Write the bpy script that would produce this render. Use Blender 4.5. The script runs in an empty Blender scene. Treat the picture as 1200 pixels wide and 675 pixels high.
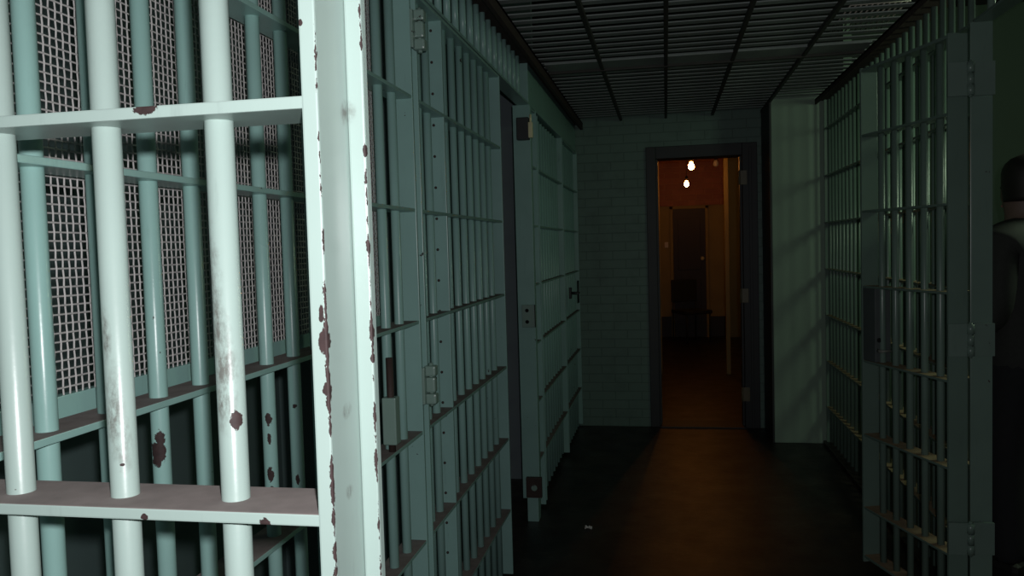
import bpy, bmesh, math, random
from mathutils import Vector, Matrix
random.seed(7)
S = bpy.context.scene
COL = S.collection

# ------------------------------------------------------------------ helpers
def new_obj(name, me, parent=None):
    o = bpy.data.objects.new(name, me)
    COL.objects.link(o)
    if parent is not None:
        o.parent = parent
    return o

class MB:
    """collects shapes into one mesh"""
    def __init__(self):
        self.bm = bmesh.new()
    def box(self, lo, hi, bevel=0.0, mi=0, top_mi=None):
        lo, hi = Vector(lo), Vector(hi)
        r = bmesh.ops.create_cube(self.bm, size=1.0)
        vs = r['verts']
        c, s = (lo + hi) / 2, hi - lo
        for v in vs:
            v.co = Vector((v.co.x * s.x, v.co.y * s.y, v.co.z * s.z)) + c
        fs = set(f for v in vs for f in v.link_faces)
        for f in fs:
            f.material_index = mi
        if bevel > 0:
            es = list(set(e for v in vs for e in v.link_edges))
            bmesh.ops.bevel(self.bm, geom=es, offset=bevel, segments=2, profile=0.6, affect='EDGES', clamp_overlap=True)
        return self
    def tube(self, p0, p1, r, seg=20, r2=None, caps=True, mi=0):
        p0, p1 = Vector(p0), Vector(p1)
        d = (p1 - p0)
        L = d.length
        q = d.to_track_quat('Z', 'Y').to_matrix()
        r2 = r if r2 is None else r2
        a, b = [], []
        for i in range(seg):
            t = 2 * math.pi * i / seg
            n = Vector((math.cos(t), math.sin(t), 0))
            a.append(self.bm.verts.new(p0 + q @ (n * r)))
            b.append(self.bm.verts.new(p0 + q @ (n * r2 + Vector((0, 0, L)))))
        for i in range(seg):
            j = (i + 1) % seg
            f = self.bm.faces.new((a[i], a[j], b[j], b[i]))
            f.smooth = True
            f.material_index = mi
        if caps:
            for ring in (list(reversed(a)), b):
                f = self.bm.faces.new(ring)
                f.material_index = mi
        return self
    def path(self, pts, r, seg=8, mi=0):
        for k in range(len(pts) - 1):
            self.tube(pts[k], pts[k + 1], r, seg, mi=mi)
        return self
    def lathe(self, prof, c, seg=24, mi=0):
        c = Vector(c)
        rings = []
        for (r, z) in prof:
            rings.append([self.bm.verts.new(c + Vector((max(r, 1e-4) * math.cos(2 * math.pi * i / seg), max(r, 1e-4) * math.sin(2 * math.pi * i / seg), z))) for i in range(seg)])
        for k in range(len(rings) - 1):
            for i in range(seg):
                j = (i + 1) % seg
                f = self.bm.faces.new((rings[k][i], rings[k][j], rings[k + 1][j], rings[k + 1][i]))
                f.smooth = True
                f.material_index = mi
        self.bm.faces.new(list(reversed(rings[0]))).material_index = mi
        self.bm.faces.new(rings[-1]).material_index = mi
        return self
    def poly(self, verts, faces, mi=0, smooth=False):
        vs = [self.bm.verts.new(v) for v in verts]
        for f in faces:
            ff = self.bm.faces.new([vs[i] for i in f])
            ff.material_index = mi
            ff.smooth = smooth
        return self
    def dust_tops(self, mi):
        self.bm.normal_update()
        for f in self.bm.faces:
            if f.normal.z > 0.9:
                f.material_index = mi
        return self
    def build(self, name, mats, parent=None):
        bmesh.ops.recalc_face_normals(self.bm, faces=self.bm.faces)
        me = bpy.data.meshes.new(name)
        self.bm.to_mesh(me)
        self.bm.free()
        for m in (mats if isinstance(mats, (list, tuple)) else [mats]):
            me.materials.append(m)
        return new_obj(name, me, parent)

def thing(name, label, cat, loc=(0, 0, 0), rz=0.0, group=None):
    o = bpy.data.objects.new(name, None)
    COL.objects.link(o)
    o.location = loc
    o.rotation_euler = (0, 0, rz)
    o.empty_display_size = 0.1
    return tag(o, label, cat, group)

def tag(o, label, cat, group=None):
    o['label'] = label
    o['category'] = cat
    o['kind'] = 'thing'
    if group:
        o['group'] = group
    return o

def struct(o, label=None, cat=None):
    o['kind'] = 'structure'
    if label: o['label'] = label
    if cat: o['category'] = cat
    return o

def dup(o, parent=None, loc=None):
    c = o.copy()
    COL.objects.link(c)
    if parent is not None:
        c.parent = parent
    if loc is not None:
        c.location = loc
    return c

# ------------------------------------------------------------------ materials
def base_mat(name, rough=0.5, metal=0.0, spec=0.5):
    m = bpy.data.materials.new(name)
    m.use_nodes = True
    nt = m.node_tree
    b = nt.nodes['Principled BSDF']
    b.inputs['Roughness'].default_value = rough
    b.inputs['Metallic'].default_value = metal
    b.inputs['Specular IOR Level'].default_value = spec
    return m, nt, b

def node(nt, t, **kw):
    n = nt.nodes.new(t)
    for k, v in kw.items():
        setattr(n, k, v)
    return n

def mathn(nt, op, a, b=None, c=None, clamp=False):
    n = nt.nodes.new('ShaderNodeMath')
    n.operation = op
    n.use_clamp = clamp
    for i, v in enumerate((a, b, c)):
        if v is None: continue
        if isinstance(v, (int, float)):
            n.inputs[i].default_value = v
        else:
            nt.links.new(v, n.inputs[i])
    return n.outputs[0]

def mixc(nt, fac, a, b):
    n = nt.nodes.new('ShaderNodeMix')
    n.data_type = 'RGBA'
    def put(sock, v):
        if isinstance(v, (int, float)): sock.default_value = v
        elif isinstance(v, tuple): sock.default_value = (*v[:3], 1)
        else: nt.links.new(v, sock)
    put(n.inputs[0], fac); put(n.inputs[6], a); put(n.inputs[7], b)
    return n.outputs[2]

def noise(nt, pos, scale, detail=3.0, rough=0.55):
    n = nt.nodes.new('ShaderNodeTexNoise')
    n.inputs['Scale'].default_value = scale
    n.inputs['Detail'].default_value = detail
    n.inputs['Roughness'].default_value = rough
    if pos is not None:
        nt.links.new(pos, n.inputs['Vector'])
    return n.outputs['Fac']

def ramp(nt, v, a, b):
    n = nt.nodes.new('ShaderNodeMapRange')
    n.clamp = True
    nt.links.new(v, n.inputs[0])
    n.inputs[1].default_value = a
    n.inputs[2].default_value = b
    return n.outputs[0]

def world_pos(nt):
    g = nt.nodes.new('ShaderNodeNewGeometry')
    return g.outputs['Position']

def scaled(nt, pos, sx, sy, sz):
    n = nt.nodes.new('ShaderNodeVectorMath')
    n.operation = 'MULTIPLY'
    nt.links.new(pos, n.inputs[0])
    n.inputs[1].default_value = (sx, sy, sz)
    return n.outputs[0]

def blob_mask(nt, pos, blobs, wob, wscale):
    """union of ragged ellipsoid spots; blobs = (x,y,z,rx,ry,rz)"""
    nz = noise(nt, pos, wscale, 4.0, 0.65)
    off = mathn(nt, 'MULTIPLY', mathn(nt, 'SUBTRACT', nz, 0.5), wob)
    acc = None
    for (x, y, z, rx, ry, rz) in blobs:
        s = nt.nodes.new('ShaderNodeVectorMath'); s.operation = 'SUBTRACT'
        nt.links.new(pos, s.inputs[0]); s.inputs[1].default_value = (x, y, z)
        d = nt.nodes.new('ShaderNodeVectorMath'); d.operation = 'MULTIPLY'
        nt.links.new(s.outputs[0], d.inputs[0]); d.inputs[1].default_value = (1 / rx, 1 / ry, 1 / rz)
        l = nt.nodes.new('ShaderNodeVectorMath'); l.operation = 'LENGTH'
        nt.links.new(d.outputs[0], l.inputs[0])
        acc = l.outputs['Value'] if acc is None else mathn(nt, 'MINIMUM', acc, l.outputs['Value'])
    return mathn(nt, 'ADD', acc, off)

RUST = (0.030, 0.017, 0.017)
TEAL = (0.315, 0.535, 0.495)

def paint(name, base=TEAL, rough=0.31, chip=0.70, chips=(), stains=(), var=0.10, bump=0.08, chipscale=26, edges=()):
    m, nt, b = base_mat(name, rough)
    pos = world_pos(nt)
    n1 = noise(nt, pos, 5.0, 4.0)
    dark = tuple(c * (1 - 1.6 * var) for c in base)
    lite = tuple(min(1, c * (1 + var)) for c in base)
    col = mixc(nt, n1, dark, lite)
    # thin old grime, streaked downwards
    g = noise(nt, scaled(nt, pos, 1, 1, 0.12), 45.0, 5.0, 0.7)
    gm = mathn(nt, 'MULTIPLY', ramp(nt, g, 0.60, 0.80), 0.35)
    col = mixc(nt, gm, col, tuple(c * 0.35 for c in base))
    if stains:
        d = blob_mask(nt, pos, stains, 1.1, 60)
        fine = noise(nt, scaled(nt, pos, 1, 1, 0.5), 140.0, 5.0, 0.75)
        sm = mathn(nt, 'MULTIPLY', ramp(nt, d, 1.0, 0.35), ramp(nt, fine, 0.38, 0.62))
        col = mixc(nt, mathn(nt, 'MULTIPLY', sm, 0.8), col, (0.10, 0.085, 0.075))
    c = noise(nt, pos, chipscale, 5.0, 0.62)
    cm = ramp(nt, c, chip, chip + 0.012)
    if chips:
        d = blob_mask(nt, pos, chips, 1.6, 130)
        cm = mathn(nt, 'MAXIMUM', cm, ramp(nt, d, 1.0, 0.9))
    if edges:      # ragged flaking along a vertical arris; (x, y, reach)
        en = noise(nt, scaled(nt, pos, 1, 1, 0.45), 120.0, 5.0, 0.68)
        big = noise(nt, scaled(nt, pos, 1, 1, 1.0), 22.0, 2.0, 0.5)
        for (ex, ey, rr) in edges:
            s_ = nt.nodes.new('ShaderNodeVectorMath'); s_.operation = 'SUBTRACT'
            nt.links.new(pos, s_.inputs[0]); s_.inputs[1].default_value = (ex, ey, 0)
            f_ = nt.nodes.new('ShaderNodeVectorMath'); f_.operation = 'MULTIPLY'
            nt.links.new(s_.outputs[0], f_.inputs[0]); f_.inputs[1].default_value = (1 / rr, 1 / rr, 0)
            l_ = nt.nodes.new('ShaderNodeVectorMath'); l_.operation = 'LENGTH'
            nt.links.new(f_.outputs[0], l_.inputs[0])
            v = mathn(nt, 'ADD', mathn(nt, 'ADD', en, mathn(nt, 'MULTIPLY', big, 0.55)), mathn(nt, 'MULTIPLY', l_.outputs['Value'], -0.34))
            sz_ = nt.nodes.new('ShaderNodeSeparateXYZ'); nt.links.new(pos, sz_.inputs[0])
            v = mathn(nt, 'SUBTRACT', v, mathn(nt, 'MINIMUM', mathn(nt, 'MAXIMUM', mathn(nt, 'MULTIPLY', mathn(nt, 'SUBTRACT', sz_.outputs[2], 1.36), 0.55), 0.015), 0.12))
            cm = mathn(nt, 'MAXIMUM', cm, ramp(nt, v, 0.685, 0.705))
    rn = noise(nt, pos, 160.0, 3.0)
    rust = mixc(nt, rn, (0.012, 0.007, 0.007), (0.058, 0.030, 0.029))
    col = mixc(nt, cm, col, rust)
    nt.links.new(col, b.inputs['Base Color'])
    r = mathn(nt, 'ADD', mathn(nt, 'MULTIPLY', cm, 0.4), mathn(nt, 'ADD', rough - 0.08, mathn(nt, 'MULTIPLY', n1, 0.16)))
    nt.links.new(r, b.inputs['Roughness'])
    bp = nt.nodes.new('ShaderNodeBump')
    bp.inputs['Strength'].default_value = bump
    bp.inputs['Distance'].default_value = 0.002
    h = mathn(nt, 'SUBTRACT', noise(nt, pos, 90.0, 3.0), mathn(nt, 'MULTIPLY', cm, 0.9))
    nt.links.new(h, bp.inputs['Height'])
    nt.links.new(bp.outputs[0], b.inputs['Normal'])
    return m

def plain(name, col, rough=0.5, metal=0.0, var=0.25, scale=12.0, bump=0.0):
    m, nt, b = base_mat(name, rough, metal)
    pos = world_pos(nt)
    n1 = noise(nt, pos, scale, 4.0)
    c = mixc(nt, n1, tuple(x * (1 - var) for x in col), tuple(min(1, x * (1 + var)) for x in col))
    nt.links.new(c, b.inputs['Base Color'])
    if bump:
        bp = nt.nodes.new('ShaderNodeBump'); bp.inputs['Strength'].default_value = bump; bp.inputs['Distance'].default_value = 0.004
        nt.links.new(noise(nt, pos, scale * 5, 4.0), bp.inputs['Height']); nt.links.new(bp.outputs[0], b.inputs['Normal'])
    return m

def emit(name, col, strength):
    m = bpy.data.materials.new(name)
    m.use_nodes = True
    nt = m.node_tree
    nt.nodes.remove(nt.nodes['Principled BSDF'])
    e = nt.nodes.new('ShaderNodeEmission')
    e.inputs[0].default_value = (*col, 1); e.inputs[1].default_value = strength
    nt.links.new(e.outputs[0], nt.nodes['Material Output'].inputs[0])
    return m

def brick(name, c1, c2, mortar, axis='XZ', bw=0.21, bh=0.071, ms=0.009, rough=0.5, bump=0.7, squash=0.3):
    m, nt, b = base_mat(name, rough)
    pos = world_pos(nt)
    sp = nt.nodes.new('ShaderNodeSeparateXYZ'); nt.links.new(pos, sp.inputs[0])
    cb = nt.nodes.new('ShaderNodeCombineXYZ')
    nt.links.new(sp.outputs[0 if axis == 'XZ' else 1], cb.inputs[0]); nt.links.new(sp.outputs[2], cb.inputs[1])
    t = nt.nodes.new('ShaderNodeTexBrick')
    nt.links.new(cb.outputs[0], t.inputs['Vector'])
    t.inputs['Color1'].default_value = (*c1, 1); t.inputs['Color2'].default_value = (*c2, 1); t.inputs['Mortar'].default_value = (*mortar, 1)
    t.inputs['Scale'].default_value = 1.0
    t.inputs['Brick Width'].default_value = bw; t.inputs['Row Height'].default_value = bh
    t.inputs['Mortar Size'].default_value = ms; t.inputs['Mortar Smooth'].default_value = squash
    n1 = noise(nt, pos, 6.0, 5.0)
    col = mixc(nt, mathn(nt, 'MULTIPLY', ramp(nt, n1, 0.5, 0.8), 0.45), t.outputs['Color'], tuple(x * 0.45 for x in c1))
    nt.links.new(col, b.inputs['Base Color'])
    bp = nt.nodes.new('ShaderNodeBump'); bp.inputs['Strength'].default_value = bump; bp.inputs['Distance'].default_value = 0.008
    h = mathn(nt, 'ADD', mathn(nt, 'SUBTRACT', 1.0, t.outputs['Fac']), mathn(nt, 'MULTIPLY', noise(nt, pos, 60.0, 3.0), 0.3))
    nt.links.new(h, bp.inputs['Height']); nt.links.new(bp.outputs[0], b.inputs['Normal'])
    return m

CHIPS_FRONT = [  # spots where the paint has flaked off the near door
    (-0.3935, 0.5695, 1.585, 0.0100, 0.006, 0.0052), (-0.4120, 0.570, 1.264, 0.0035, 0.004, 0.003),
    (-0.3080, 0.5695, 1.262, 0.0050, 0.004, 0.0045), (-0.2530, 0.570, 1.404, 0.0045, 0.007, 0.0100),
    (-0.2525, 0.570, 1.368, 0.0030, 0.004, 0.0060), (-0.2545, 0.570, 1.425, 0.0022, 0.004, 0.0070),
    (-0.2620, 0.570, 1.640, 0.0022, 0.004, 0.0030), (-0.2365, 0.625, 1.404, 0.0028, 0.005, 0.0070),
    (-0.2365, 0.625, 1.383, 0.0018, 0.004, 0.0040), (-0.2365, 0.625, 1.552, 0.0020, 0.005, 0.0060),
    (-0.3420, 0.5940, 1.338, 0.0050, 0.006, 0.0080),
    (-0.4470, 0.6000, 1.2990, 0.0020, 0.012, 0.0016)]
STAINS_FRONT = [(-0.356, 0.596, 1.42, 0.010, 0.016, 0.085), (-0.350, 0.592, 1.37, 0.014, 0.010, 0.05), (-0.452, 0.594, 1.345, 0.010, 0.010, 0.050),
                (-0.455, 0.594, 1.405, 0.006, 0.010, 0.030), (-0.2490, 0.620, 1.582, 0.008, 0.010, 0.012), (-0.2500, 0.600, 1.345, 0.01, 0.010, 0.007),
                (-0.440, 0.592, 1.315, 0.012, 0.010, 0.03), (-0.25, 0.6, 1.28, 0.01, 0.008, 0.007)]
EDGES_FRONT = [(-0.2510, 0.5690, 0.0050), (-0.2365, 0.6250, 0.0040)]
CHIPS_WALL = [(-0.716, 1.026, 1.193, 0.012, 0.012, 0.020), (-0.714, 1.030, 1.212, 0.008, 0.008, 0.014), (-0.714, 1.033, 1.386, 0.004, 0.008, 0.006),
              (-0.714, 1.350, 1.172, 0.006, 0.012, 0.012), (-0.714, 1.352, 1.135, 0.004, 0.009, 0.012), (-0.714, 1.348, 1.070, 0.006, 0.012, 0.014),
              (-0.714, 1.352, 1.038, 0.006, 0.012, 0.010), (-0.714, 1.458, 1.175, 0.004, 0.007, 0.006), (-0.714, 1.458, 1.030, 0.004, 0.008, 0.012)]
P_FRONT = paint('pale_teal_enamel_worn', base=(0.350, 0.455, 0.420), rough=0.33, chip=0.725, chips=CHIPS_FRONT, stains=STAINS_FRONT, var=0.06, edges=EDGES_FRONT)
P_WALL = paint('teal_enamel_bars', chip=0.715, chips=CHIPS_WALL)
P_FAR = paint('teal_enamel_corridor', chip=0.70, chipscale=18)
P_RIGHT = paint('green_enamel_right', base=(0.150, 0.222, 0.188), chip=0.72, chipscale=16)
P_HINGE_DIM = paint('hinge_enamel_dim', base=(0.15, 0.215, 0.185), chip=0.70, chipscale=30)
P_HINGE = paint('hinge_enamel', base=(0.27, 0.40, 0.35), chip=0.66, chipscale=30)
DUST = plain('brown_dust', (0.23, 0.195, 0.185), 0.95, var=0.45, scale=26)
DUST_TAN = plain('tan_dust', (0.30, 0.215, 0.13), 0.95, var=0.45, scale=30)
WIRE = plain('woven_wire', (0.52, 0.50, 0.49), 0.55, metal=0.0, var=0.3, scale=40)
RUSTM = plain('rusty_steel', (0.055, 0.035, 0.03), 0.7, var=0.4, scale=30)
DARKM = plain('dark_steel', (0.035, 0.042, 0.042), 0.5, var=0.3, scale=20)
LOCKGREY = plain('grey_lock_steel', (0.085, 0.10, 0.10), 0.5, var=0.2, scale=15)
BLACK = plain('black_hole', (0.004, 0.004, 0.004), 0.9, var=0.1)
BRASS = plain('worn_brass', (0.95, 0.84, 0.52), 0.3, metal=0.0, var=0.2, scale=30)
GRATE = plain('grate_paint', (0.32, 0.365, 0.35), 0.5, var=0.2, scale=9)
GRATE_BEAM = plain('grate_beam_paint', (0.050, 0.048, 0.042), 0.6, var=0.3, scale=14)
BRICK_TEAL = brick('teal_painted_brick', (0.155, 0.255, 0.215), (0.150, 0.247, 0.208), (0.116, 0.19, 0.162), ms=0.0045, bump=0.3)
PLASTER = plain('green_plaster', (0.32, 0.44, 0.35), 0.6, var=0.10, scale=3.0, bump=0.12)
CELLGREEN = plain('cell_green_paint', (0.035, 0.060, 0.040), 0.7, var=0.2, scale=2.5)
CELLTEAL = plain('cell_teal_plate', (0.15, 0.22, 0.215), 0.5, var=0.15, scale=3.0)
CELLGREY = plain('cell_bluegrey_plate', (0.17, 0.21, 0.235), 0.6, var=0.15, scale=3.0)
FRAME_DARK = plain('dark_door_frame', (0.030, 0.034, 0.036), 0.5, var=0.25, scale=9)
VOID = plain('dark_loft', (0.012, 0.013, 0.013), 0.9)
BRICK_RED = brick('red_brick', (0.46, 0.15, 0.07), (0.36, 0.11, 0.05), (0.44, 0.17, 0.08), bw=0.24, bh=0.085, ms=0.012)
TAN = plain('tan_plaster', (0.38, 0.31, 0.13), 0.7, var=0.2, scale=4.0)
OLIVE = plain('olive_plaster', (0.20, 0.22, 0.12), 0.7, var=0.15, scale=3.0)
DARKDOOR = plain('dark_brown_door', (0.030, 0.020, 0.014), 0.5, var=0.3, scale=6)
PIPE = plain('pale_pipe', (0.85, 0.74, 0.52), 0.2, var=0.1)
CORD = plain('black_cord', (0.02, 0.02, 0.02), 0.7)
CREAM = plain('cream_plastic', (0.75, 0.70, 0.6), 0.4, var=0.05)
PAPER = plain('scrap_paper', (0.80, 0.80, 0.76), 0.8, var=0.1)
BULB = emit('bulb_glow', (1.0, 0.36, 0.07), 82.0)
SKIN = plain('skin', (0.15, 0.10, 0.08), 0.6, var=0.08, scale=30)
HAIR = plain('dark_hair', (0.012, 0.009, 0.008), 0.6, var=0.4, scale=80)
JACKET = plain('dark_jacket', (0.022, 0.024, 0.022), 0.85, var=0.3, scale=40)
TROUSER = plain('dark_trousers', (0.010, 0.011, 0.013), 0.9, var=0.3, scale=40)
SHOE = plain('black_leather', (0.012, 0.011, 0.010), 0.45)

def floor_mat():
    m, nt, b = base_mat('worn_dark_concrete', 0.4)
    pos = world_pos(nt)
    a = noise(nt, pos, 2.2, 6.0, 0.6)
    c = noise(nt, pos, 14.0, 5.0, 0.65)
    col = mixc(nt, a, (0.010, 0.0085, 0.0075), (0.050, 0.038, 0.030))
    col = mixc(nt, mathn(nt, 'MULTIPLY', ramp(nt, c, 0.55, 0.75), 0.5), col, (0.085, 0.07, 0.058))
    st_ = noise(nt, scaled(nt, pos, 1.6, 1.0, 1.0), 3.4, 7.0, 0.7)
    col = mixc(nt, mathn(nt, 'MULTIPLY', ramp(nt, st_, 0.44, 0.60), 0.85), col, (0.007, 0.006, 0.006))
    nt.links.new(col, b.inputs['Base Color'])
    r = mathn(nt, 'ADD', 0.26, mathn(nt, 'MULTIPLY', noise(nt, pos, 5.0, 5.0, 0.6), 0.34))
    nt.links.new(r, b.inputs['Roughness'])
    bp = nt.nodes.new('ShaderNodeBump'); bp.inputs['Strength'].default_value = 0.35; bp.inputs['Distance'].default_value = 0.004
    nt.links.new(noise(nt, pos, 28.0, 5.0), bp.inputs['Height']); nt.links.new(bp.outputs[0], b.inputs['Normal'])
    return m
FLOOR = floor_mat()

# ------------------------------------------------------------------ setting
LX = -0.69          # front plane of the left cell fronts
RX = 1.105          # front plane of the right cell front
CZ = 2.47
struct(MB().box((-1.75, -1.2, -0.12), (3.1, 13.3, 0.0)).build('floor', FLOOR))
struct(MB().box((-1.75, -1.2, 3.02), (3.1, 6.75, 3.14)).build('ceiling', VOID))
struct(MB().box((-1.62, -1.2, 0.0), (-1.5, 6.5, 3.02)).build('wall_left', CELLTEAL))
struct(MB().box((-1.5, 5.00, 0.0), (-0.79, 5.06, 3.02)).build('wall_left_divider', CELLGREY))
struct(MB().box((-1.5, 2.93, 0.0), (-0.80, 2.96, 3.02)).build('wall_left_partition', CELLTEAL))
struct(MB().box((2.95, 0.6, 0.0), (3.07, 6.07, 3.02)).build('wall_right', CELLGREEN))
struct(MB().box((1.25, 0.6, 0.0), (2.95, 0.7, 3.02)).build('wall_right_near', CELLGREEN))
# end wall with the doorway
DX0, DX1, DH, EY = -0.067, 0.592, 2.135, 6.55
w = MB()
w.box((-1.75, EY, 0), (DX0 - 0.075, EY + 0.16, 3.02))
w.box((0.705, EY, 0), (3.1, EY + 0.16, 3.02))
w.box((DX0 - 0.075, EY, DH + 0.095), (0.705, EY + 0.16, 3.02))
struct(w.build('wall_back', BRICK_TEAL))
struct(MB().box((0.752, 6.07, 0), (1.30, EY, 3.02), 0.008).build('wall_back_right', PLASTER))
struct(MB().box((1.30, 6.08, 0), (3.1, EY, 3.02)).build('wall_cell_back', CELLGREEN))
fr = MB()
fr.box((DX0 - 0.075, EY - 0.02, 0), (DX0, EY + 0.18, DH + 0.095), 0.004)
fr.box((DX1, EY - 0.02, 0), (0.705, EY + 0.18, DH + 0.095), 0.004)
fr.box((DX0, EY - 0.02, DH), (DX1, EY + 0.18, DH + 0.095), 0.004)
fr.box((DX1 - 0.016, EY + 0.03, 0), (DX1, EY + 0.10, DH), 0.002)
fr.box((DX0, EY + 0.03, 0), (DX0 + 0.016, EY + 0.10, DH), 0.002)
fr.box((0.640, EY - 0.032, 0), (0.660, EY - 0.0201, DH + 0.06), 0.002)
fr = struct(fr.build('door_1', FRAME_DARK))
for z in (1.96, 1.045, 0.27):
    h = MB().box((DX1 - 0.022, EY - 0.026, z - 0.055), (DX1 + 0.035, EY - 0.0195, z + 0.055), 0.002)
    h.tube((DX1 - 0.022, EY - 0.026, z - 0.055), (DX1 - 0.022, EY - 0.026, z + 0.055), 0.008, 12)
    h.build('hinge', plain('hinge_plate_%d' % int(z * 100), (0.20, 0.17, 0.10), 0.4), fr)
struct(MB().box((DX0, EY - 0.05, 0.0), (DX1, EY + 0.2, 0.012), 0.004).build('trim_1', FRAME_DARK))   # sill
# angle iron where the left cell fronts meet the ceiling
a = MB()
a.box((LX - 0.09, -0.2, CZ - 0.035), (LX + 0.055, EY, CZ - 0.02), 0.002)
a.box((LX + 0.035, -0.2, CZ - 0.075), (LX + 0.055, EY, CZ - 0.02), 0.002)
struct(a.build('trim_2', RUSTM))
a = MB()
a.box((RX - 0.055, 2.2, CZ - 0.032), (RX + 0.09, 6.07, CZ - 0.018), 0.002)
a.box((RX - 0.055, 2.2, CZ - 0.055), (RX - 0.043, 6.07, CZ - 0.018), 0.002)
struct(a.build('trim_3', RUSTM))
struct(MB().box((0.738, 6.062, 0), (0.7518, EY, CZ - 0.02), 0.003).build('return_cover', FRAME_DARK))   # dark board added over the wall's return to darken it
struct(MB().box((-1.5, 5.96, CZ + 0.04), (1.22, 6.0, 3.02)).build('loft_screen', VOID))  # dark screen added to hide the lamplit wall above the grate
# low concrete kerb under the right cell front
struct(MB().box((RX - 0.02, 3.24, 0), (RX + 0.12, 6.07, 0.025), 0.004).build('baseboard_right', FLOOR))

# room beyond the doorway
struct(MB().box((-0.28, EY + 0.16, 0), (-0.14, 13.3, 2.95)).build('wall_passage_left', TAN))
struct(MB().box((1.75, EY + 0.16, 0), (1.87, 12.75, 2.95)).build('wall_passage_right', OLIVE))
struct(MB().box((0.90, 12.75, 0), (1.87, 13.1, 2.95), 0.01).build('wall_passage_corner', OLIVE))
struct(MB().box((-0.3, EY + 0.16, 2.95), (1.9, 13.3, 3.05)).build('ceiling_passage', TAN))
e = MB()
e.box((-0.14, 12.90, 0), (0.92, 13.05, 2.04), mi=0)
e.box((-0.14, 12.87, 2.04), (0.92, 13.05, 2.95), mi=1)
struct(e.build('wall_passage_end', [TAN, BRICK_RED]))
struct(MB().box((-0.14, 12.878, 0), (0.07, 12.90, 0.32), 0.004).box((0.65, 12.878, 0), (0.90, 12.90, 0.32), 0.004).build('passage_dark_strip', DARKDOOR))  # dark strip added along the wall's foot, standing in for light falloff
d = struct(MB().box((0.115, 12.86, 0), (0.605, 12.898, 1.99), 0.004).build('door_2', DARKDOOR))
f = MB()
for (x0, x1, z0, z1) in ((0.07, 0.115, 0, 2.035), (0.605, 0.65, 0, 2.035), (0.07, 0.65, 1.99, 2.038)):
    f.box((x0, 12.845, z0), (x1, 12.899, z1), 0.003)
f.build('door_frame', TAN, d)
for z0, z1 in ((0.2, 0.9), (1.05, 1.85)):
    MB().box((0.19, 12.85, z0), (0.53, 12.862, z1), 0.004).build('panel', DARKDOOR, d)
MB().lathe([(0.0, -0.03), (0.02, -0.025), (0.030, 0), (0.02, 0.025), (0.0, 0.03)], (0.555, 12.83, 1.22)).build('knob', BRASS, d)

# ------------------------------------------------------------------ barred work
def rod_mesh(z0, z1, r=0.0127, mats=None):
    return MB().tube((0, 0, z0), (0, 0, z1), r, 24)

def grille(root, bars, z0, z1, levels, spans, stiles, paint_m, dust_m, depth=0.066, r=0.0127, thick=0.0095, stile_z=None, stile_t=0.012, stile_name='stile', bar_v=0.0):
    """local X runs along the grille, local Y through it (corridor side negative or positive by rotation)"""
    proto = None
    for u in bars:
        if proto is None:
            proto = MB().tube((0, 0, z0), (0, 0, z1), r, 24).build('bar', paint_m, root)
            proto.location = (u, bar_v, 0)
        else:
            dup(proto, root, (u, bar_v, 0))
    for (u0, u1) in spans:
        proto = None
        for z in levels:
            if proto is None:
                proto = MB().box((u0, -depth / 2, -thick / 2), (u1, depth / 2, thick / 2), 0.0014).dust_tops(1).build('crossbar', [paint_m, dust_m], root)
                proto.location = (0, 0, z)
            else:
                dup(proto, root, (0, 0, z))
    sz = stile_z or (z0, z1)
    for u in stiles:
        MB().box((u - stile_t / 2, -depth / 2 - 0.002, sz[0]), (u + stile_t / 2, depth / 2 + 0.002, sz[1]), 0.0016).build(stile_name, paint_m, root)

LV_L = [0.3165 + 0.3165 * k for k in range(6)]          # crossbar heights, left
LV_R = [0.275 + 0.327 * k for k in range(6)]            # right
HL, HR = 2.2165, 2.237
PI2 = math.pi / 2
CL = LX - 0.033                                          # centre line of the left fronts

# 1 near door, swung square into the corridor
t = thing('barred_gate', 'pale teal barred gate with flaking paint swung open nearest the camera', 'cell door', (LX + 0.0005, 0.6025, 0), 0.0, 'barred cell gates')
fd_len = 0.4330
grille(t, [0.034, 0.1357, 0.2370, 0.3388], 0.06, 2.15, LV_L, [(0.0, fd_len - 0.004)], [0.0], P_FRONT, DUST, r=0.0114, stile_z=(0.03, 2.18))
st = MB().box((fd_len - 0.007, -0.034, 0.03), (fd_len + 0.006, 0.034, 2.18), 0.0016).build('stile', P_FRONT, t)
MB().box((fd_len + 0.0062, 0.0225, 0.03), (fd_len + 0.0205, 0.0335, 2.18), 0.0018).build('stop_strip', P_FRONT, st)
MB().box((0, -0.033, 2.145), (fd_len, 0.033, 2.157), 0.0014).build('top_rail', P_FRONT, t)
MB().box((0, -0.033, 0.055), (fd_len, 0.033, 0.067), 0.0014).dust_tops(1).build('bottom_rail', [P_FRONT, DUST], t)

# 2 fixed left front with the wire mesh behind
t = thing('barred_partition', 'teal barred cell front with wire mesh behind, behind the open near door', 'cell bars', (CL, 0, 0), PI2, 'fixed barred partitions')
A_END = 2.206
grille(t, [0.824 + 0.107 * k for k in range(-1, 13)], 0.0, CZ - 0.02, LV_L + [HL], [(0.655, A_END)], [A_END], P_WALL, DUST, bar_v=-0.005)
MB().box((0.648, -0.036, 0), (0.662, 0.036, CZ - 0.03), 0.0015).build('stile', P_WALL, t)
# drop bolt on a bar below the mesh, near the hinge
bt = MB().box((1.93, -0.048, 0.98), (1.965, -0.012, 1.10), 0.003).build('bolt_bracket', P_HINGE, t)
MB().tube((1.947, -0.03, 0.96), (1.947, -0.03, 1.20), 0.009, 14).build('bolt_rod', RUSTM, bt)

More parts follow.
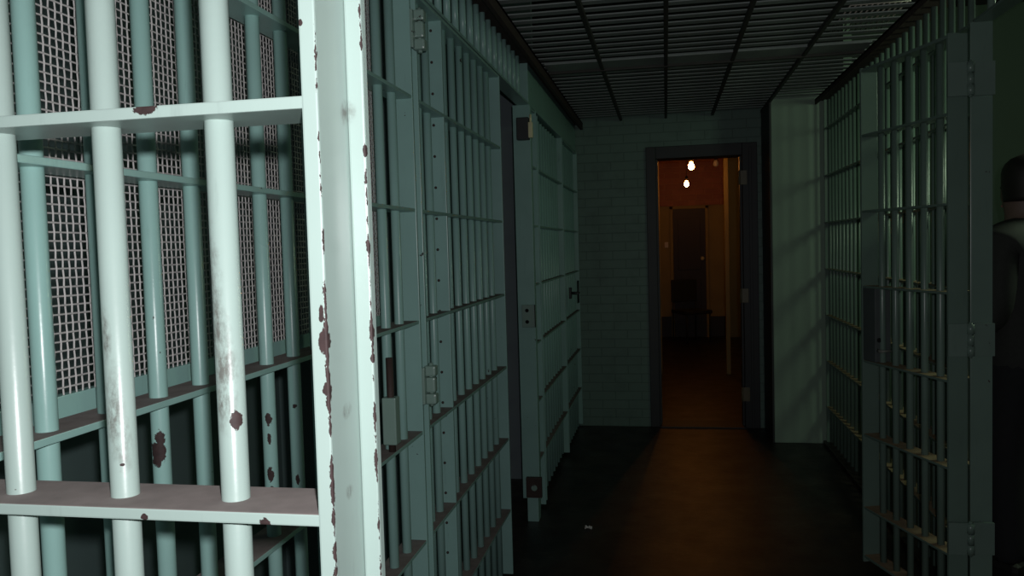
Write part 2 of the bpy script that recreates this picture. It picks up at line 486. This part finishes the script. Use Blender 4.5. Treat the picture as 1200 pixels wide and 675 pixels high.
# 3 woven wire mesh panel
mp = thing('wire_mesh_panel', 'woven wire mesh panel in a teal rail fixed behind the near bars', 'mesh panel', (-0.787, 0, 0), PI2)
def woven(u0, u1, z0, z1, p, r):
    mb = MB()
    bm = mb.bm
    nu, nz = int((u1 - u0) / p), int((z1 - z0) / p)
    rnd = random.Random(3)
    def wire(fn, n):
        prev = None
        for k in range(n + 1):
            c, ax, up = fn(k)
            ring = [bm.verts.new(c + ax * (r * a) + up * (r * b)) for a, b in ((1, 0), (0, 1), (-1, 0), (0, -1))]
            if prev:
                for i in range(4):
                    j = (i + 1) % 4
                    bm.faces.new((prev[i], prev[j], ring[j], ring[i])).smooth = True
            prev = ring
    A = r * 0.30
    for i in range(nu):
        ju = rnd.uniform(-0.0004, 0.0004)
        wire(lambda k: (Vector((u0 + (i + 0.5) * p + ju + 0.0011 * math.sin(k * 0.11 + i * 0.05), A * (1 if (i + k) % 2 else -1), z0 + k * p)), Vector((1, 0, 0)), Vector((0, 1, 0))), nz)
    for j in range(nz + 1):
        jz = rnd.uniform(-0.0004, 0.0004)
        wire(lambda k: (Vector((u0 + (k + 0.5) * p, -A * (1 if (k + j) % 2 else -1), z0 + j * p + jz + 0.0012 * math.sin(k * 0.09 + j * 0.07))), Vector((0, 0, 1)), Vector((0, 1, 0))), nu - 1)
    return mb
woven(0.66, 2.17, 1.288, 2.30, 0.0122, 0.00150).build('wire_mesh', WIRE, mp)
f = MB().box((0.645, -0.004, 1.255), (2.185, 0.012, 1.292), 0.0015).build('bottom_rail', P_WALL, mp)
MB().box((0.645, -0.004, 2.29), (2.185, 0.012, 2.33), 0.0015).build('top_rail', P_WALL, mp)
for u in (0.645, 2.165):
    MB().box((u, -0.004, 1.31), (u + 0.02, 0.012, 2.292), 0.0015).build('side_rail', P_WALL, mp)

# 4 hinged left door further on
B0, B1, BE = 2.262, 2.548, 3.45
t = thing('barred_gate', 'teal barred cell door standing shut in the left front, before the dark doorway', 'cell door', (CL, B0, 0), PI2, 'barred cell gates')
grille(t, [0.10, 0.195] + [B1 - B0 + 0.1125 * (k + 1) for k in range(7)], 0.05, HL, LV_L + [HL - 0.012], [(0.0, BE - B0)], [0.0, BE - B0], P_FAR, DUST, stile_z=(0.03, HL - 0.01))
s0 = MB().box((B1 - B0 - 0.006, -0.031, 0.05), (B1 - B0 + 0.006, 0.035, HL - 0.012), 0.0015).build('stile', P_FAR, t)
rv = None
for k in range(21):
    z = 0.17 + 0.1 * k
    if rv is None:
        rv = MB().lathe([(0.0045, 0), (0.0045, 0.002), (0.0028, 0.004), (0.0008, 0.0045)], (0, 0, 0), 12).build('rivet', RUSTM, s0)
        rv.rotation_euler = (0, -PI2, 0)
    else:
        rv = dup(rv, s0)
    rv.location = (B1 - B0 - 0.006, 0.003, z)
for z in (2.085, 1.085, 0.30):
    h = MB()
    h.box((-0.075, -0.0465, z - 0.052), (0.012, -0.0385, z + 0.052), 0.002)
    for (a0, a1, rr) in ((-0.055, -0.025, 0.017), (-0.022, 0.022, 0.0145), (0.025, 0.055, 0.017)):
        h.box((-0.040 - rr, -0.0565 - rr, z + a0), (-0.040 + rr, -0.0565 + rr, z + a1), 0.006)
    h.tube((-0.040, -0.0565, z - 0.062), (-0.040, -0.0565, z + 0.062), 0.006, 10)
    h.build('hinge', P_HINGE, t)

# 5 bars over the door and the doorway
t = thing('barred_transom', 'short teal bars above the shut left door and the dark doorway', 'transom bars', (CL, 0, 0), PI2)
grille(t, [2.29 + 0.1125 * k for k in range(17)], HL + 0.005, CZ - 0.03, [HL + 0.004, ], [(A_END + 0.01, 4.235)], [], P_FAR, DUST)

# 6 lock post past the dark doorway
t = thing('lock_post', 'tall teal steel lock post at the far side of the dark doorway', 'lock post', (CL, 4.245, 0), PI2)
MB().box((-0.008, -0.036, 0.12), (0.006, 0.056, HL), 0.002).build('post_plate', P_FAR, t)
MB().box((0.006, -0.036, 0.12), (0.045, -0.024, HL), 0.002).build('post_flange', P_FAR, t)
MB().box((-0.03, -0.030, 0.0), (0.05, 0.030, 0.13), 0.004).build('post_foot', P_FAR, t)
lk = MB().box((-0.055, -0.034, 2.03), (-0.0085, 0.030, 2.145), 0.004).build('keeper_box', DARKM, t)
MB().box((-0.075, -0.058, 2.035), (-0.05, -0.036, 2.115), 0.003).tube((-0.06, -0.047, 2.11), (-0.06, -0.047, 2.155), 0.006, 12).build('brass_latch', BRASS, lk)
lp = MB().box((-0.03, -0.036, 1.045), (-0.008, 0.032, 1.165), 0.003).build('lock_plate', P_HINGE, t)
for z in (1.075, 1.135):
    MB().tube((-0.031, 0.004, z), (-0.025, 0.004, z), 0.010, 16).build('keyhole', BLACK, lp)
MB().box((-0.034, -0.038, 1.045), (-0.006, -0.0362, 1.165), 0.001).build('edge_strip', DARKM, lp)
bb = MB().box((-0.034, -0.050, 0.13), (-0.008, 0.034, 0.24), 0.003).build('floor_bracket', RUSTM, t)
MB().tube((-0.036, -0.01, 0.185), (-0.03, -0.01, 0.185), 0.016, 16).build('bracket_roller', P_HINGE, bb)

# 7 far left fixed front and its door
t = thing('barred_partition', 'short fixed teal bars between the lock post and the furthest left door', 'cell bars', (CL, 0, 0), PI2, 'fixed barred partitions')
grille(t, [4.345, 4.41], 0.02, HL, LV_L + [HL - 0.01], [(4.30, 4.455)], [4.455], P_FAR, DUST)
t = thing('barred_gate', 'furthest teal barred door on the left, beyond the lock post', 'cell door', (CL, 4.50, 0), PI2, 'barred cell gates')
grille(t, [0.1 + 0.107 * k for k in range(9)], 0.05, HL - 0.02, [z for z in LV_L], [(0.0, 1.07)], [0.0, 1.07], P_FAR, DUST, stile_z=(0.03, HL - 0.02))
t = thing('barred_partition', 'fixed teal bars at the far left corner against the brick end wall', 'cell bars', (CL, 0, 0), PI2, 'fixed barred partitions')
grille(t, [5.68 + 0.107 * k for k in range(8)], 0.02, HL, LV_L + [HL - 0.01], [(5.605, 6.53)], [5.605, 6.53], P_FAR, DUST)
hb = MB().box((5.79, -0.050, 1.09), (5.84, -0.0335, 1.17), 0.003).build('latch_plate', DARKM, t)
MB().tube((5.81, -0.05, 1.13), (5.81, -0.105, 1.13), 0.010, 12).tube((5.81, -0.10, 1.06), (5.81, -0.10, 1.22), 0.007, 12).tube((5.76, -0.10, 1.13), (5.86, -0.10, 1.13), 0.007, 12).build('latch_handle', DARKM, hb)
# sheet-steel header over the far left fronts
t = tag(MB().box((CL - 0.03, 4.245, HL + 0.002), (LX - 0.004, 6.54, CZ - 0.036), 0.002).build('header_plate', P_FAR), 'flat teal steel header over the far left bars, under the ceiling grate', 'header')

# 8 right fixed front
CR = RX + 0.033
t = thing('barred_partition', 'long green barred cell front along the right of the corridor with light behind it', 'cell bars', (CR, 0, 0), PI2, 'fixed barred partitions')
R0 = 3.245
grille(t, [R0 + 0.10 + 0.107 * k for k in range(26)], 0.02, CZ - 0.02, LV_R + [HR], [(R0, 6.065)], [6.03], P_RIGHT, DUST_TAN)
MB().box((R0 - 0.007, -0.035, 0.0), (R0 + 0.007, 0.040, HR), 0.002).build('hinge_post', P_RIGHT, t)
MB().box((R0 + 0.007, -0.035, 0.0), (R0 + 0.03, -0.0235, HR), 0.002).build('post_flange', P_RIGHT, t)
t = thing('barred_transom', 'short green bars above the open right doorway, touching the ceiling', 'transom bars', (CR, 0, 0), PI2)
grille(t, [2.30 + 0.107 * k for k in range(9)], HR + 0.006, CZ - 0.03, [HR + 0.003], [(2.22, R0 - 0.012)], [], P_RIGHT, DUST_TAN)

# 9 right door, swung back towards its bars
hx, hy, fx, fy = 1.052, 3.235, 0.875, 3.78
ang = math.atan2(fy - hy, fx - hx)
RL = math.hypot(fx - hx, fy - hy)
t = thing('barred_gate', 'dim green barred cell door with a lock box, swung open on the right', 'cell door', (hx, hy, 0), ang, 'barred cell gates')
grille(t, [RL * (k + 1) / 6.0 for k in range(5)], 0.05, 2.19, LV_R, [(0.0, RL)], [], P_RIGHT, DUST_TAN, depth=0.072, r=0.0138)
MB().box((-0.006, -0.038, 0.03), (0.006, 0.038, 2.20), 0.0016).build('stile', P_RIGHT, t)
MB().box((RL - 0.006, -0.038, 0.03), (RL + 0.006, 0.038, 2.20), 0.0016).build('stile', P_RIGHT, t)
MB().box((0, -0.036, 2.183), (RL, 0.036, 2.195), 0.0014).build('top_rail', P_RIGHT, t)
MB().box((0, -0.036, 0.05), (RL, 0.036, 0.062), 0.0014).dust_tops(1).build('bottom_rail', [P_RIGHT, DUST_TAN], t)
# lock box sits between two crossbars on the free stile
lb = MB().box((RL - 0.10, -0.036, 0.935), (RL - 0.0065, 0.036, 1.252), 0.003).build('lock_box', LOCKGREY, t)
MB().tube((RL - 0.1025, -0.012 + 0.03, 1.03), (RL - 0.0995, -0.012 + 0.03, 1.03), 0.010, 16).build('keyhole', BLACK, lb)
lev = MB()
lev.tube((RL - 0.10, 0.022, 0.985), (RL - 0.128, 0.022, 0.985), 0.008, 12)
lev.tube((RL - 0.125, 0.028, 0.985), (RL - 0.125, -0.034, 0.985), 0.0055, 12, r2=0.0045)
lev.build('lever', plain('worn_lever', (0.16, 0.17, 0.15), 0.4), lb)
# hinges: a leaf on the door, a knuckle and a leaf on the post
ca, sa = math.cos(-ang), math.sin(-ang)
def wl(x, y):      # world offset to the door's own axes
    dx, dy = x - hx, y - hy
    return (ca * dx - sa * dy, sa * dx + ca * dy)
for z in (2.03, 1.085, 0.345):
    h = MB()
    def slab(x0, x1, y0, y1, z0, z1):
        q = [wl(x0, y0), wl(x1, y0), wl(x1, y1), wl(x0, y1)]
        vs = [(a, b, zz) for zz in (z0, z1) for (a, b) in q]
        h.poly(vs, [(0, 3, 2, 1), (4, 5, 6, 7), (0, 1, 5, 4), (1, 2, 6, 5), (2, 3, 7, 6), (3, 0, 4, 7)])
    slab(1.012, 1.082, 3.205, 3.216, z - 0.06, z + 0.06)
    slab(1.100, 1.172, 3.214, 3.226, z - 0.06, z + 0.06)
    kx, ky = wl(1.088, 3.208)
    for a0, a1, rr in ((-0.058, -0.022, 0.014), (-0.019, 0.019, 0.0125), (0.022, 0.058, 0.014)):
        h.tube((kx, ky, z + a0), (kx, ky, z + a1), rr, 16)
    h.tube((kx, ky, z - 0.066), (kx, ky, z + 0.066), 0.006, 10)
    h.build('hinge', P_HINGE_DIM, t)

# 10 ceiling grate
t = thing('ceiling_grate', 'dim grey-green steel grate of close slats forming the corridor ceiling', 'ceiling grate', (0, 0, CZ))
pr = None
SY = 0.107
for k in range(42):
    y = 2.02 + SY * k
    if pr is None:
        pr = MB().box((LX + 0.0, -0.026, 0.0), (RX + 0.0, 0.024, 0.006), 0.0015).build('slat', GRATE, t)
        pr.location = (0, y, 0)
    else:
        dup(pr, t, (0, y, 0))
for x in (-0.33, 0.02, 0.375, 0.745):
    MB().box((x - 0.010, 1.9, -0.022), (x + 0.010, EY - 0.005, 0.0), 0.002).build('beam', GRATE_BEAM, t)
MB().box((LX + 0.056, 4.44, -0.012), (RX - 0.056, 4.62, -0.001), 0.002).build('splice_plate', GRATE, t)
MB().box((LX + 0.056, 4.62, -0.026), (RX - 0.056, 4.645, -0.001), 0.002).build('cross_beam', GRATE_BEAM, t)

# wire panel lying on the grate over the right edge
t = thing('wire_netting', 'small light wire netting lying above the ceiling grate by the right wall', 'mesh panel', (0, 0, CZ + 0.0105))
wp = MB()
for k in range(11):
    wp.tube((0.815 + 0.0235 * k, 3.78, 0.006), (0.815 + 0.0235 * k, 4.34, 0.006), 0.0034, 6)
for k in range(3):
    wp.tube((0.81, 3.80 + 0.26 * k, 0.0), (1.055, 3.80 + 0.26 * k, 0.0), 0.003, 6)
wp.build('wires', CREAM, t)
# ------------------------------------------------------------------ passage lamps and bits
def pendant(loc, label, lit=True, ceil=2.95, group='pendant bulbs in the passage'):
    x, y, z = loc
    r = thing('pendant_bulb', label, 'light bulb', (x, y, z), 0, group)
    MB().tube((0, 0, 0.10), (0, 0, ceil - z), 0.004, 8).build('cord', CORD, r)
    MB().lathe([(0.010, 0.045), (0.020, 0.048), (0.022, 0.09), (0.014, 0.108), (0.005, 0.112)], (0, 0, 0), 16).build('socket', CORD, r)
    MB().lathe([(0.001, -0.036), (0.014, -0.033), (0.027, -0.020), (0.032, 0.0), (0.028, 0.018), (0.018, 0.034), (0.013, 0.048)], (0, 0, 0), 20).build('bulb', BULB if lit else CREAM, r)
    return r
pendant((0.273, 8.58, 2.25), 'glowing bare bulb hanging nearest through the doorway, the higher in view')
pendant((0.290, 11.17, 2.25), 'glowing bare bulb hanging deeper in the passage, the lower in view')
pendant((0.58, 9.6, 2.36), 'unlit pale pendant bulb hanging beside the glowing ones in the passage', lit=False)
# timber portal across the passage
po = MB()
po.box((-0.139, 9.2, 0), (-0.060, 9.28, 2.45), 0.006)
po.box((0.640, 9.2, 0), (0.685, 9.28, 2.45), 0.006)
po.box((-0.139, 9.2, 2.425), (0.685, 9.28, 2.49), 0.006)
struct(po.build('trim_5', TAN))
pl = MB().box((-0.015, 12.885, 1.40), (0.04, 12.899, 1.485), 0.004)
pl.box((0.007, 12.877, 1.43), (0.018, 12.886, 1.455), 0.002)
tag(pl.build('switch_plate', CREAM), 'small pale plate on the wall left of the far dark door', 'switch plate')

# dark chair before the far door
t = thing('side_chair', 'dark low chair standing in front of the far dark door', 'chair', (0.36, 12.25, 0), 0.5)
MB().box((-0.22, -0.22, 0.42), (0.22, 0.22, 0.48), 0.02).build('seat', DARKM, t)
MB().box((-0.21, 0.19, 0.58), (0.21, 0.23, 0.92), 0.015).build('backrest', DARKM, t)
for sx in (-1, 1):
    MB().tube((sx * 0.19, 0.21, 0.0), (sx * 0.19, 0.21, 0.90), 0.012, 10).build('leg', DARKM, t)
    MB().tube((sx * 0.19, -0.19, 0.0), (sx * 0.19, -0.19, 0.44), 0.012, 10).build('leg', DARKM, t)

# scrap on the floor
sc = MB()
rnd = random.Random(5)
n = 5
vs = []
for j in range(n + 1):
    for i in range(n + 1):
        vs.append((-0.018 + 0.036 * i / n, -0.014 + 0.028 * j / n, 0.002 + rnd.random() * 0.014))
fs = [(j * (n + 1) + i, j * (n + 1) + i + 1, (j + 1) * (n + 1) + i + 1, (j + 1) * (n + 1) + i) for j in range(n) for i in range(n)]
sc.poly(vs, fs)
o = sc.build('paper_scrap', PAPER)
so = o.modifiers.new('thick', 'SOLIDIFY'); so.thickness = 0.0015
o.location = (-0.42, 4.13, 0.0)
tag(o, 'tiny pale scrap of paper lying on the dark corridor floor', 'litter')

# ------------------------------------------------------------------ person in the right cell
def skin_obj(name, verts, edges, radii, mat, parent=None, sub=2, root=0):
    me = bpy.data.meshes.new(name)
    me.from_pydata([Vector(v) for v in verts], edges, [])
    me.materials.append(mat)
    o = new_obj(name, me, parent)
    md = o.modifiers.new('skin', 'SKIN')
    md.use_smooth_shade = True
    me.skin_vertices if hasattr(me, 'skin_vertices') else None
    sv = me.skin_vertices[0].data if me.skin_vertices else None
    if sv is None:
        bm = bmesh.new(); bm.from_mesh(me); bm.verts.layers.skin.verify(); bm.to_mesh(me); bm.free()
        sv = me.skin_vertices[0].data
    for i, r in enumerate(radii):
        sv[i].radius = r if isinstance(r, tuple) else (r, r)
        sv[i].use_root = (i == root)
    s = o.modifiers.new('sub', 'SUBSURF'); s.levels = sub; s.render_levels = sub
    return o
PX, PY = 1.475, 3.75
person = thing('person', 'person in dark clothes standing inside the right cell, cut by the picture edge', 'person', (PX, PY, 0), -2.5)
person.scale = (1.02, 1.02, 1.02)
# figure faces local -Y
V = [(0, 0, 0.95), (0, 0, 1.12), (0, 0.0, 1.30), (0, 0.01, 1.43), (0, 0.0, 1.50), (0, -0.015, 1.58), (0, -0.01, 1.68)]
Rr = [(0.13, 0.10), (0.12, 0.09), (0.15, 0.10), (0.09, 0.075), (0.052, 0.055), (0.068, 0.080), (0.070, 0.085)]
Ed = [(i, i + 1) for i in range(6)]
for s in (-1, 1):
    b = len(V)
    V += [(s * 0.17, 0.01, 1.40), (s * 0.215, 0.03, 1.12), (s * 0.15, -0.17, 0.99), (s * 0.11, -0.215, 0.975)]
    Rr += [(0.052, 0.052), (0.042, 0.042), (0.030, 0.028), (0.036, 0.018)]
    Ed += [(3, b), (b, b + 1), (b + 1, b + 2), (b + 2, b + 3)]
    for fi, (dy, L) in enumerate(((-0.030, 0.070), (-0.010, 0.078), (0.010, 0.074), (0.027, 0.058))):
        c = len(V)
        V += [(s * 0.085, -0.235, 0.975 + dy), (s * (0.085 - L * 0.4), -0.247, 0.972 + dy), (s * (0.085 - L * 0.8), -0.243, 0.966 + dy)]
        Rr += [0.009, 0.0085, 0.0075]
        Ed += [(b + 3, c), (c, c + 1), (c + 1, c + 2)]
    c = len(V)
    V += [(s * 0.105, -0.220, 1.015), (s * 0.085, -0.228, 1.035)]
    Rr += [0.010, 0.009]
    Ed += [(b + 3, c), (c, c + 1)]
    b = len(V)
    V += [(s * 0.095, 0, 0.86), (s * 0.10, -0.01, 0.50), (s * 0.105, 0.01, 0.10), (s * 0.110, -0.08, 0.040)]
    Rr += [(0.085, 0.085), (0.055, 0.055), (0.040, 0.040), (0.032, 0.025)]
    Ed += [(0, b), (b, b + 1), (b + 1, b + 2), (b + 2, b + 3)]
body = skin_obj('body', V, Ed, Rr, SKIN, person)
# face
fc = MB()
fc.lathe([(0.001, -0.012), (0.010, -0.010), (0.013, 0.0), (0.008, 0.020), (0.003, 0.032)], (0, -0.082, 1.60), 12)
fc.build('nose', SKIN, person)
mo = MB(); mo.tube((-0.020, -0.076, 1.556), (0.020, -0.076, 1.556), 0.005, 10); mo.build('mouth', plain('lips', (0.25, 0.10, 0.09), 0.5), person)
for s in (-1, 1):
    MB().lathe([(0.001, -0.009), (0.009, -0.004), (0.010, 0.003), (0.001, 0.010)], (s * 0.030, -0.066, 1.632), 12).build('eye', BLACK, person)
    MB().lathe([(0.001, -0.030), (0.010, -0.020), (0.014, 0.010), (0.008, 0.026), (0.001, 0.030)], (s * 0.062, 0.005, 1.62), 12).build('ear', SKIN, person)
hm = MB()
prof = []
for k in range(11):
    t_ = k / 10.0
    z = -0.065 + 0.195 * t_
    r_ = 0.098 * math.sqrt(max(0.0, 1 - max(0.0, (t_ - 0.55) / 0.46) ** 2)) * (0.90 + 0.10 * min(1, t_ / 0.4))
    prof.append((r_, z))
hm.lathe(prof, (0, 0.020, 1.635), 28)
for v in hm.bm.verts:      # cut the hair back from the face
    if v.co.y < -0.055 and v.co.z < 1.70:
        v.co.y = -0.055 + (v.co.y + 0.055) * 0.1
hair = hm.build('hair', HAIR, person)
jv = [(0, 0, 0.80), (0, 0, 0.96), (0, 0, 1.14), (0, 0.0, 1.31), (0, 0.012, 1.425), (0, 0.004, 1.520)]
jr = [(0.190, 0.160), (0.185, 0.155), (0.170, 0.140), (0.185, 0.140), (0.130, 0.110), (0.078, 0.078)]
je = [(i, i + 1) for i in range(5)]
for s in (-1, 1):
    b = len(jv)
    jv += [(s * 0.175, 0.01, 1.395), (s * 0.218, 0.03, 1.12), (s * 0.155, -0.165, 0.992)]
    jr += [(0.085, 0.085), (0.066, 0.066), (0.048, 0.046)]
    je += [(4, b), (b, b + 1), (b + 1, b + 2)]
skin_obj('jacket', jv, je, jr, JACKET, person)
tv = [(0, 0, 0.93), (0, 0, 1.03)]
tr = [(0.150, 0.120), (0.140, 0.115)]
te = [(0, 1)]
for s in (-1, 1):
    b = len(tv)
    tv += [(s * 0.097, 0, 0.82), (s * 0.10, -0.01, 0.50), (s * 0.105, 0.01, 0.07)]
    tr += [(0.105, 0.105), (0.078, 0.078), (0.062, 0.064)]
    te += [(0, b), (b, b + 1), (b + 1, b + 2)]
skin_obj('trousers', tv, te, tr, TROUSER, person)
for s in (-1, 1):
    sh = MB().box((s * 0.11 - 0.048, -0.17, 0.0), (s * 0.11 + 0.048, 0.085, 0.10), 0.03)
    sh.build('shoe', SHOE, person)

# ------------------------------------------------------------------ lights
def light(name, kind, loc, energy, col, size):
    l = bpy.data.lights.new(name, kind)
    l.energy = energy
    l.color = col
    l.shadow_soft_size = size
    o = bpy.data.objects.new(name, l)
    COL.objects.link(o)
    o.location = loc
    return o
light('camera_flash', 'POINT', (0.047, -0.04, 1.515), 43.0, (1.0, 0.985, 1.0), 0.010)
light('right_cell_lamp', 'POINT', (2.30, 3.75, 2.30), 24.0, (0.76, 1.0, 0.68), 0.24)

wd = bpy.data.worlds.new('world')
S.world = wd
wd.use_nodes = True
bg = wd.node_tree.nodes['Background']
bg.inputs[0].default_value = (0.75, 1.0, 0.95, 1)
bg.inputs[1].default_value = 0.02

# ------------------------------------------------------------------ camera
F = 950.0
vy = Vector((180.0, -52.5, F)).normalized()
Yd = (180.0 * 540.0 + F * F) / 52.5
vz = -Vector((540.0, Yd, F)).normalized()
vx = vy.cross(vz)
if vx.x < 0: vx = -vx
# rows: image axes expressed in the world
ix = Vector((vx.x, vy.x, vz.x)); iy = Vector((vx.y, vy.y, vz.y)); iz = Vector((vx.z, vy.z, vz.z))
M = Matrix(((ix.x, -iy.x, -iz.x, 0.0), (ix.y, -iy.y, -iz.y, 0.0), (ix.z, -iy.z, -iz.z, 1.47), (0, 0, 0, 1)))
cam = bpy.data.cameras.new('camera')
cam.sensor_width = 36.0
cam.lens = F / 1200.0 * 36.0
cam.clip_start = 0.02
co = bpy.data.objects.new('camera', cam)
COL.objects.link(co)
co.matrix_world = M
S.camera = co

S.view_settings.view_transform = 'Standard'
S.view_settings.look = 'None'
S.view_settings.gamma = 1.0
S.view_settings.exposure = 0.0
S.view_settings.use_curve_mapping = False
S.cycles.use_denoising = True
S.cycles.max_bounces = 8
S.cycles.sample_clamp_indirect = 4.0
